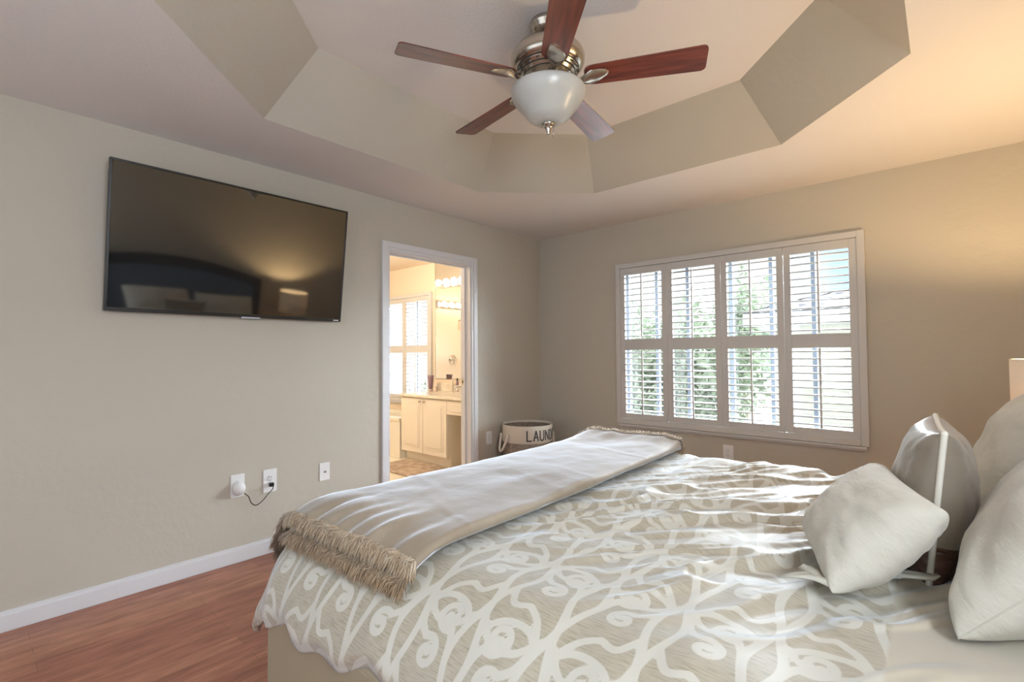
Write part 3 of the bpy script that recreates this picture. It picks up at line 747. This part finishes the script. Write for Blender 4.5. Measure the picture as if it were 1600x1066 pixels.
# fur fringe strands along the near and far ends
def fur(name, roots, outd, nrm, n, ln, seed, tone):
    r = np.random.default_rng(seed); K = len(roots)
    t = r.random(n)*(K-1.001); i = t.astype(int); f = (t-i)[:, None]
    base = roots[i]*(1-f)+roots[i+1]*f; od = outd[i]; nr = nrm[i]
    tang = roots[i+1]-roots[i]; tang /= (np.linalg.norm(tang, axis=1, keepdims=True)+1e-9)
    clump = vnoise(t*1.3, t*0+seed)[:, None]-.5
    d = od*(.8+.4*r.random((n, 1)))+nr*(r.random((n, 1))*1.1-.35)+tang*(r.normal(0, .35, (n, 1))+clump*1.6)
    d /= np.linalg.norm(d, axis=1, keepdims=True)
    l = ln*(.55+.6*r.random((n, 1))); base = base+nr*(r.random((n, 1))-.5)*.014+od*(r.random((n, 1))-.7)*.016
    side = np.cross(d, nr); side /= (np.linalg.norm(side, axis=1, keepdims=True)+1e-9); wd = .0016
    mid = base+d*l*.55; tip = mid+(d*.6+np.array([0, 0, -.75]))*l*.45
    V = np.stack([base-side*wd, base+side*wd, mid+side*wd*.8, mid-side*wd*.8, tip+side*.0003, tip-side*.0003], 1).reshape(-1, 3)
    k = np.arange(n)[:, None]*6; Fq = np.concatenate([k+[0, 1, 2, 3], k+[3, 2, 4, 5]], 0)
    o = np_mesh(name, V, Fq, M_fur, throw, True)
    tn = np.clip(tone+r.normal(0, .16, n), 0, 1); fattr(o.data, 'tone', np.repeat(tn, 6)); o['kind'] = 'stuff'
    return o
Pm = P.reshape(NT, NQ, 3)
def end_row(rows, e): return Pm[rows, e], n_[rows, e]
rows_top = np.arange(NC+6, NT); rows_bot = np.arange(0, NC+5)
for nm, rows, e, num, ln, sd, tn in (('upper_fur_edge', rows_top, 0, 5200, .042, 3, .58), ('lower_fur_edge', rows_bot, 0, 4600, .040, 4, .34), ('upper_fur_edge', rows_top, -1, 3000, .040, 5, .72), ('lower_fur_edge', rows_bot, -1, 2600, .040, 6, .35)):
    rt_, nr = end_row(rows, e); inn = Pm[rows, 1 if e == 0 else -2]; od = rt_-inn; od /= np.linalg.norm(od, axis=1, keepdims=True)
    fur(nm, rt_, od, nr, num, ln, sd, tn)

# ================================================================== PILLOWS
def pillow_shape(w_, h_, t_, c=.10, n=48, seed=0, wr=.006, power=.42, sag=0.0):
    """local: width along Y, height along Z, thickness along X. returns front & back grids"""
    u = np.sin(np.linspace(-1, 1, n)*PI/2); U, V_ = np.meshgrid(u, u, indexing='ij')
    y = w_/2*U*(1-c*(1-V_**2)**1.0*np.abs(U)); z = h_/2*V_*(1-c*(1-U**2)**1.0*np.abs(V_))
    prof = (np.clip((1-U**2), 0, 1)*np.clip((1-V_**2), 0, 1))**power
    z2 = z-sag*h_*(1-V_)*0
    low = 1+.18*(-V_)*(1 if sag else 0)
    th = t_/2*prof*low
    rad = np.arctan2(V_, U)
    def wn(s):
        d = np.hypot(np.abs(U)-1, np.abs(V_)-1)
        crease = (vnoise(rad*9+seed+s, d*2+seed)-.5)*np.exp(-(d/.55)**2)*2.2
        return prof**.5*(wr*crease+wr*1.1*fbm(U*2.3+seed*3+s, V_*2.3+s*7, 3)*3)
    return np.stack([-(th+wn(0)), y, z2], -1), np.stack([th+wn(50), y, z2], -1), n
def pillow(name, label, loc, rot, w_, h_, t_, m_, group, **kw):
    pipe = kw.pop('pipe', None); under = kw.pop('under', None)
    o = thing(name, label, 'pillow', loc, rot, group)
    A, B, n = pillow_shape(w_, h_, t_, **kw)
    V = np.concatenate([A.reshape(-1, 3), B.reshape(-1, 3)]); Fq = grid_faces(n, n); Fq = np.concatenate([Fq, (Fq+n*n)[:, ::-1]])
    ob = np_mesh('cover', V, Fq, m_, o)
    bm = bmesh.new(); bm.from_mesh(ob.data); bmesh.ops.remove_doubles(bm, verts=bm.verts, dist=.0008); bmesh.ops.recalc_face_normals(bm, faces=bm.faces)
    for f in bm.faces: f.smooth = True
    bm.to_mesh(ob.data); bm.free()
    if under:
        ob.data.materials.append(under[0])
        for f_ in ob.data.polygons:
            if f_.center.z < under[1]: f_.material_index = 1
    rim = np.concatenate([A[:, 0], A[-1, 1:], A[::-1, -1][1:], A[0, ::-1][1:-1]])
    if pipe:
        mm = MB(); mm.tube([tuple(x) for x in rim[::1]], pipe[0], 8, closed=True); mm.build('piping', pipe[1], o, True)
    elif kw.get('seed') != 2:
        mm = MB(); mm.tube([tuple(x) for x in rim[::1]], .0014, 6, closed=True); mm.build('seam', m_, o, True)
    return o
GP = 'pillows piled at the head of the bed'
p1 = pillow('throw_pillow', 'small white cushion with ribbon ties lying in front of the taupe cushion', (3.018, -2.612, .822), (0, .78, .30), .395, .265, .165, M_pillow, GP, c=.05, seed=2, wr=.009, power=.36)
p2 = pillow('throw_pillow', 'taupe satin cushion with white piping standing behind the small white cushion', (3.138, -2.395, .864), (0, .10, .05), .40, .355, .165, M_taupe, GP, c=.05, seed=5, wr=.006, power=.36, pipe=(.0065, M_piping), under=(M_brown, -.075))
p3 = pillow('bed_pillow', 'large white pillow leaning by the lit bedside lamp', (3.330, -1.93, .885), (0, .45, 0), .62, .45, .22, M_pillow, GP, c=.05, seed=8, wr=.012, power=.38)
p4 = pillow('bed_pillow', 'largest white pillow, in front at the near side of the bed', (3.378, -2.565, .908), (0, .72, -.12), .63, .50, .23, M_pillow, GP, c=.05, seed=12, wr=.011, power=.38)
# ribbon bow on the small cushion
def ribbon(o, pts, wd, wdir):
    m = MB(); Pt = bez(pts, 8); wv = Vector(wdir).normalized()*wd/2
    a = [m.b.verts.new(x-wv) for x in Pt]; b_ = [m.b.verts.new(x+wv) for x in Pt]
    for i in range(len(Pt)-1): f = m.b.faces.new((a[i], a[i+1], b_[i+1], b_[i])); f.smooth = True
    r = m.build('ribbon_tie', M_ribbon, o); s_ = r.modifiers.new('thickness', 'SOLIDIFY'); s_.thickness = .0015
    return r

Mi = (Matrix.Translation(p1.location) @ p1.rotation_euler.to_matrix().to_4x4()).inverted()
for pts_ in ([(2.990, -2.81, .735), (2.955, -2.83, .750), (2.915, -2.845, .748), (2.895, -2.83, .736), (2.93, -2.80, .742), (2.985, -2.80, .736)],
             [(2.990, -2.81, .735), (2.95, -2.79, .745), (2.92, -2.765, .742), (2.925, -2.745, .736), (2.965, -2.77, .74)],
             [(3.060, -2.66, .735), (3.085, -2.645, .765), (3.105, -2.62, .752), (3.095, -2.605, .738), (3.07, -2.64, .738)],
             [(3.060, -2.66, .735), (3.11, -2.67, .745), (3.145, -2.65, .742), (3.14, -2.63, .738), (3.09, -2.645, .738)]):
    ribbon(p1, [Mi @ Vector(v) for v in pts_], .020, Mi.to_3x3() @ Vector((.45, .85, .25)))

# ================================================================== BEDSIDE TABLE AND LAMP
def nightstand(label, loc):
    o = thing('nightstand', label, 'nightstand', loc)
    MB().box(-.22, .22, -.25, .25, .06, .56, .006).build('body', M_dwood, o)
    MB().box(-.235, .235, -.265, .265, .56, .585, .006).build('top', M_dwood, o)
    for zc in (.20, .42):
        d = MB().box(-.235, -.219, -.23, .23, zc-.09, zc+.09, .004).build('drawer', M_dwood, o)
        MB().lathe([(.006, 0), (.006, .015), (.014, .02), (.012, .028)], (0, 0, 0), 14, 0, Matrix.Translation((-.235, 0, zc)) @ Matrix.Rotation(-PI/2, 4, 'Y')).build('knob', M_nickel, d)
    for sx in (-.19, .19):
        for sy in (-.22, .22): MB().box(sx-.02, sx+.02, sy-.02, sy+.02, 0, .062).build('leg', M_dwood, o)
    return o
def bed_lamp(label, loc, power):
    o = thing('table_lamp', label, 'lamp', loc)
    MB().lathe([(.085, 0), (.085, .018), (.03, .03), (.045, .09), (.07, .16), (.06, .22), (.022, .28), (.014, .30), (.014, .36)], n=28).build('base', M_cer, o, True)
    m = MB(); m.lathe([(.172, .325), (.172, .60)], n=48, cap0=False, cap1=False); sh = m.build('shade', M_shade, o, True); md = sh.modifiers.new('t', 'SOLIDIFY'); md.thickness = .003
    m = MB(); m.lathe([(.013, .36), (.03, .40), (.032, .425), (.02, .45), (.004, .458)], n=16); m.build('bulb', M_warm, o, True)
    l = lamp('lamp_light', 'POINT', (loc[0], loc[1], loc[2]+.50), power, (1.0, .70, .37), shadow_soft_size=.03); l.parent = o; l.location = (0, 0, .50)
    return o
M_warm = mat('lamp_bulb', (1, .8, .5), .4, **{'Emission Color': (1, .62, .28, 1), 'Emission Strength': 12.0})
nightstand('dark wood nightstand between the bed and the window wall', (3.62, -1.02, 0))
bed_lamp('lit white drum shade table lamp on the nightstand beyond the pillows', (3.545, -1.04, .585), 66)
nightstand('dark wood nightstand on the near side of the bed', (3.66, -3.80, 0))
bed_lamp('lit white drum shade table lamp on the near nightstand', (3.66, -3.84, .585), 20)

# ================================================================== BATHROOM
VX0, VX1, VX2, VY, VZ = -1.655, -.845, -.135, -.56, .74
vn = thing('vanity_cabinet', 'cream two door bathroom vanity cabinet seen through the doorway', 'cabinet', (VX0, VY, 0))
wv = VX1-VX0
MB().box(0, wv, .018, -VY-.005, .105, VZ-.001).build('body', M_cab, vn)
MB().box(.005, wv-.005, .075, -VY-.005, 0, .105).build('toe_kick', M_cab, vn)
for k in range(2):
    x0 = .004+k*wv/2; x1 = x0+wv/2-.006
    d = MB().box(x0, x1, 0, .018, .112, VZ-.012, .003).box(x0+.05, x1-.05, -.004, .002, .17, VZ-.07, .004).box(x0+.075, x1-.075, -.009, -.002, .195, VZ-.095, .004).build('door', M_cab, vn)
    kx = x1-.035 if k == 0 else x0+.035
    MB().lathe([(.006, 0), (.006, .012), (.013, .018), (.011, .026)], (0, 0, 0), 14, 0, Matrix.Translation((kx, 0, VZ-.045)) @ Matrix.Rotation(PI/2, 4, 'X')).build('knob', M_nickel, d)
dr = thing('drawer_unit', 'cream vanity drawer over the knee space beside the cabinet', 'drawer', (VX1, VY, .58))
MB().box(.003, VX2-VX1-.0, .018, .5, 0, VZ-.58-.001).build('body', M_cab, dr)
MB().box(.004, VX2-VX1-.004, 0, .018, .004, .148, .003).box(.05, VX2-VX1-.05, -.005, .002, .035, .117, .004).build('drawer_front', M_cab, dr)
ct = MB().box(VX0-.015, -.125, VY-.02, -.001, VZ, VZ+.03, .008).box(VX0-.015, -.125, -.022, -.001, VZ+.03, VZ+.13, .004).build('countertop', M_counter)
tag(ct, 'cream marble countertop with backsplash on the bathroom vanity', 'countertop')
mr = thing('mirror', 'tall frameless mirror over the bathroom vanity', 'mirror', (-1.69, -.004, .935))
MB().box(0, 1.56, -.004, .002, 0, H-.02-.935).build('glass', M_mirror, mr)
MB().box(-.004, .0, -.007, .003, 0, H-.02-.935).box(-.004, 1.56, -.008, .002, -.012, 0).build('edge_channel', M_chrome, mr)
def vanity_light(label, loc, rz, nb, sp):
    o = thing('vanity_light', label, 'light fixture', loc, (0, 0, rz), 'bathroom bar lights')
    Lb = sp*nb
    MB().box(-Lb/2, Lb/2, -.03, 0, -.055, .055, .006).build('bar', M_chrome, o)
    for k in range(nb):
        x = -Lb/2+sp*(k+.5)
        MB().lathe([(.022, 0), (.022, .03)], (0, 0, 0), 16, 0, Matrix.Translation((x, -.03, 0)) @ Matrix.Rotation(PI/2, 4, 'X')).build('socket', M_chrome, o)
        m = MB(); bmesh.ops.create_uvsphere(m.b, u_segments=20, v_segments=12, radius=.040, matrix=Matrix.Translation((x, -.095, 0))); m.build('bulb', M_globe, o, True)
    return o
vanity_light('bar of glowing globe bulbs fixed on the bathroom mirror', (-1.16, -.009, 2.112), 0, 6, .140)
vanity_light('bar of glowing globe bulbs on the far bathroom wall, seen in mirror', (BX+.001, -1.50, 2.05), PI/2, 5, .155)
rg = MB().box(-.40, .40, -.245, .245, 0, .018, .006).build('bath_rug', M_rug, None, False, (-1.145, -.79, 0)); tag(rg, 'taupe bath rug on the floor in front of the vanity', 'rug')
tb = thing('bathtub', 'cream built in bathtub under the bathroom window', 'bathtub', (-2.33, -.30, 0))
m = MB(); m.box(-.66, .66, -.27, -.25, 0, .44).box(-.66, .66, -.25, .29, 0, .10); m.build('apron', M_tub, tb)
m = MB(); m.box(-.665, .665, -.285, -.17, .44, .475, .008).box(-.665, .665, .19, .295, .44, .475, .008).box(-.665, -.52, -.17, .19, .44, .475, .008).box(.52, .665, -.17, .19, .44, .475, .008); m.build('deck', M_tub, tb)
m = MB(); m.box(-.52, .52, -.17, -.15, .1, .45).box(-.52, .52, .17, .19, .1, .45).box(-.52, -.5, -.15, .17, .1, .45).box(.5, .52, -.15, .17, .1, .45); m.build('basin', M_tub, tb)
# shower seen in the mirror
sh = thing('shower_enclosure', 'framed glass shower door against the far bathroom wall', 'shower', (BX+.9, -1.36, 0))
sx = .0
MB().box(-.02, .02, -.24, -.215, .05, 1.70).box(-.02, .02, .16, .185, .05, 1.70).box(-.02, .02, -.42, .26, 1.68, 1.72).box(-.02, .02, -.42, .26, 0, .05).build('frame', M_chrome, sh)
MB().box(-.003, .003, -.215, .16, .05, 1.68).build('glass', M_wglass, sh)
hd = thing('shower_sprayer', 'chrome shower head on the far bathroom wall seen in mirror', 'shower head', (BX, -1.60, 1.80))
MB().tube([(0, 0, 0), (.08, 0, .02), (.16, 0, -.03)], .011, 10).build('arm', M_chrome, hd, True)
MB().lathe([(.015, 0), (.04, -.05), (.04, -.06)], (0, 0, 0), 16, 0, Matrix.Translation((.16, 0, -.02)) @ Matrix.Rotation(-.6, 4, 'Y')).build('rose', M_chrome, hd, True)
va = thing('shower_valve', 'round chrome shower valve on the far bathroom wall seen in mirror', 'valve', (BX, -1.45, 1.14))
MB().lathe([(.085, 0), (.08, .01), (.03, .015), (.03, .05)], (0, 0, 0), 24, 0, Matrix.Rotation(PI/2, 4, 'Y')).build('escutcheon', M_chrome, va, True)
MB().box(.05, .065, -.012, .012, -.09, .02, .004).build('lever', M_chrome, va)
# on the counter
fa = thing('faucet', 'chrome two handle faucet on the bathroom countertop', 'faucet', (-1.03, -.16, VZ+.03))
MB().box(-.10, .10, -.025, .025, 0, .018, .006).build('base', M_chrome, fa)
MB().tube(bez([(0, 0, .015), (0, -.005, .07), (0, -.06, .09), (0, -.12, .07)], 6), .013, 10).build('spout', M_chrome, fa, True)
for s_ in (-.08, .08): MB().lathe([(.014, .015), (.018, .03), (.026, .055), (.012, .065)], (s_, 0, 0), 14).build('handle', M_chrome, fa, True)
def bottle(label, x, y, r, h, mm, capr=None, name='toiletry_bottle', z=VZ+.03):
    o = thing(name, label, 'bottle', (x, y, z), group='toiletries on the bathroom countertop')
    MB().lathe([(r*.9, 0), (r, .005), (r, h*.72), (r*.6, h*.8)], n=18).build('body', mm, o, True)
    MB().lathe([(r*.5, h*.78), (r*.55, h*.8), (r*.55, h), (r*.4, h)], n=14).build('cap', M_dark if mm is M_bottle else M_plate, o, True)
# hair tool style tube standing upside down
tbx = thing('lotion_tube', 'mauve tube standing at the left end of the bathroom counter', 'tube', (-1.70+.10, -.16, VZ+.03))
MB().lathe([(.022, 0), (.022, .03)], n=16).build('cap', M_bottle2, tbx, True)
MB().lathe([(.021, .03), (.03, .08), (.036, .16), (.042, .20)], n=16).build('body', M_bottle, tbx, True)
bottle('small pink bottle beside the mauve tube on the bathroom counter', -1.505, -.15, .016, .09, M_bottle2)
bottle('slim pale bottle near the backsplash on the bathroom counter', -1.30, -.07, .014, .15, M_counter)
bottle('dark bottle left of the faucet on the bathroom counter', -1.20, -.08, .017, .17, M_bottle)
tp = thing('soap_dispenser', 'white pump dispenser beside the faucet near the door jamb', 'dispenser', (-.90, -.20, VZ+.03))
MB().lathe([(.03, 0), (.032, .01), (.032, .15), (.015, .18)], n=20).build('body', M_plate, tp, True)
MB().tube([(0, 0, .17), (0, 0, .215), (-.035, 0, .21)], .006, 8).build('pump', M_plate, tp, True)

# ================================================================== OUTSIDE
GZ = -3.0
tag(MB().box(-26, 24, .4, 44, GZ-.2, GZ).build('lawn', M_grass), kind='structure')
nb = thing('neighbor_house', 'pale stucco house with tiled roof beyond the right shutters', 'house', (5.3, 12.0, GZ))
ez = 1.86-GZ
m = MB(); m.box(-5.2, 6, -3.0, 4, 0, ez); m.build('wall', M_stucco, nb)
m = MB(); m.box(-5.75, 6.5, -3.6, -3.45, ez-.02, ez+.28).box(-5.75, -5.6, -3.45, 4.5, ez-.02, ez+.28).box(-5.75, 6.5, -3.45, -2.9, ez-.02, ez+.02); m.build('fascia', M_fascia, nb)
# hip roof with tile waves
def tile_slope(m, a, b_, c, d, nx, ny):
    a, b_, c, d = map(Vector, (a, b_, c, d)); nrm = (b_-a).cross(d-a).normalized(); rows = []
    for j in range(ny+1):
        t = j/ny; row = []
        for i in range(nx+1):
            s_ = i/nx; p_ = (a*(1-s_)+b_*s_)*(1-t)+(d*(1-s_)+c*s_)*t
            row.append(m.b.verts.new(p_+nrm*(.05*abs(math.sin(i*PI/4))+.04*(1-(j % 3)/3))))
        rows.append(row)
    for j in range(ny):
        for i in range(nx): m.b.faces.new((rows[j][i], rows[j][i+1], rows[j+1][i+1], rows[j+1][i]))
m = MB(); zr = ez+1.5
tile_slope(m, (-5.75, -3.6, ez+.26), (6.5, -3.6, ez+.26), (2.4, .5, zr), (-1.6, .5, zr), 120, 24)
tile_slope(m, (-5.75, 4.6, ez+.26), (-5.75, -3.6, ez+.26), (-1.6, .5, zr), (-1.6, .5, zr), 90, 24)
m.build('roof', M_rooft, nb)
h2 = thing('far_house', 'pale house with tiled roof between the trees across the street', 'house', (-9.0, 26.0, GZ))
MB().box(-5, 5, -3, 3, 0, 2.9).build('wall', M_stucco, h2)
m = MB(); tile_slope(m, (-5.5, -3.5, 2.9), (5.5, -3.5, 2.9), (3, 0, 4.3), (-3, 0, 4.3), 70, 12); m.build('roof', M_rooft, h2)
for k in range(3):
    MB().box(-3.6+k*2.8, -2.3+k*2.8, -3.05, -2.98, 1.0, 2.2).build('window', M_mull, h2)
def tree(label, x, y, hgt, r, n, seed):
    o = thing('tree', label, 'tree', (x, y, GZ), group='trees outside the bedroom window'); rr = np.random.default_rng(seed)
    MB().tube([(0, 0, 0), (.08, 0, hgt*.3), (.0, .1, hgt*.62)], [.16, .12, .06], 10).build('trunk', M_bark, o, True)
    d = rr.normal(size=(n, 3)); d /= np.linalg.norm(d, axis=1, keepdims=True); rad = rr.random((n, 1))**.4
    lump = 1+.35*np.sin(d[:, :1]*5+seed)*np.sin(d[:, 1:2]*6)
    c = d*rad*lump*np.array([r, r, hgt*.36])+np.array([0, 0, hgt*.62]); s_ = .05+.07*rr.random((n, 1))
    u = rr.normal(size=(n, 3)); u /= np.linalg.norm(u, axis=1, keepdims=True); v = np.cross(u, rr.normal(size=(n, 3))); v /= np.linalg.norm(v, axis=1, keepdims=True)
    V = np.stack([c-u*s_*1.6, c+v*s_*.6, c+u*s_*1.6, c-v*s_*.6], 1).reshape(-1, 3)
    np_mesh('crown', V, np.arange(n*4).reshape(-1, 4), M_leaf, o, False)
tree('leafy tree closest behind the second shutter panel from the corner', -2.4, 9.0, 5.5, 1.7, 6500, 3)
tree('round tree behind the left shutter panels, farther off', -6.4, 14.0, 5.9, 2.6, 7500, 4)
tree('tall tree beside the tiled roof of the pale stucco house', -3.2, 17.8, 7.4, 1.4, 5500, 5)
tree('low tree seen through the bathroom window', -8.6, 7.5, 4.0, 2.4, 5000, 6)
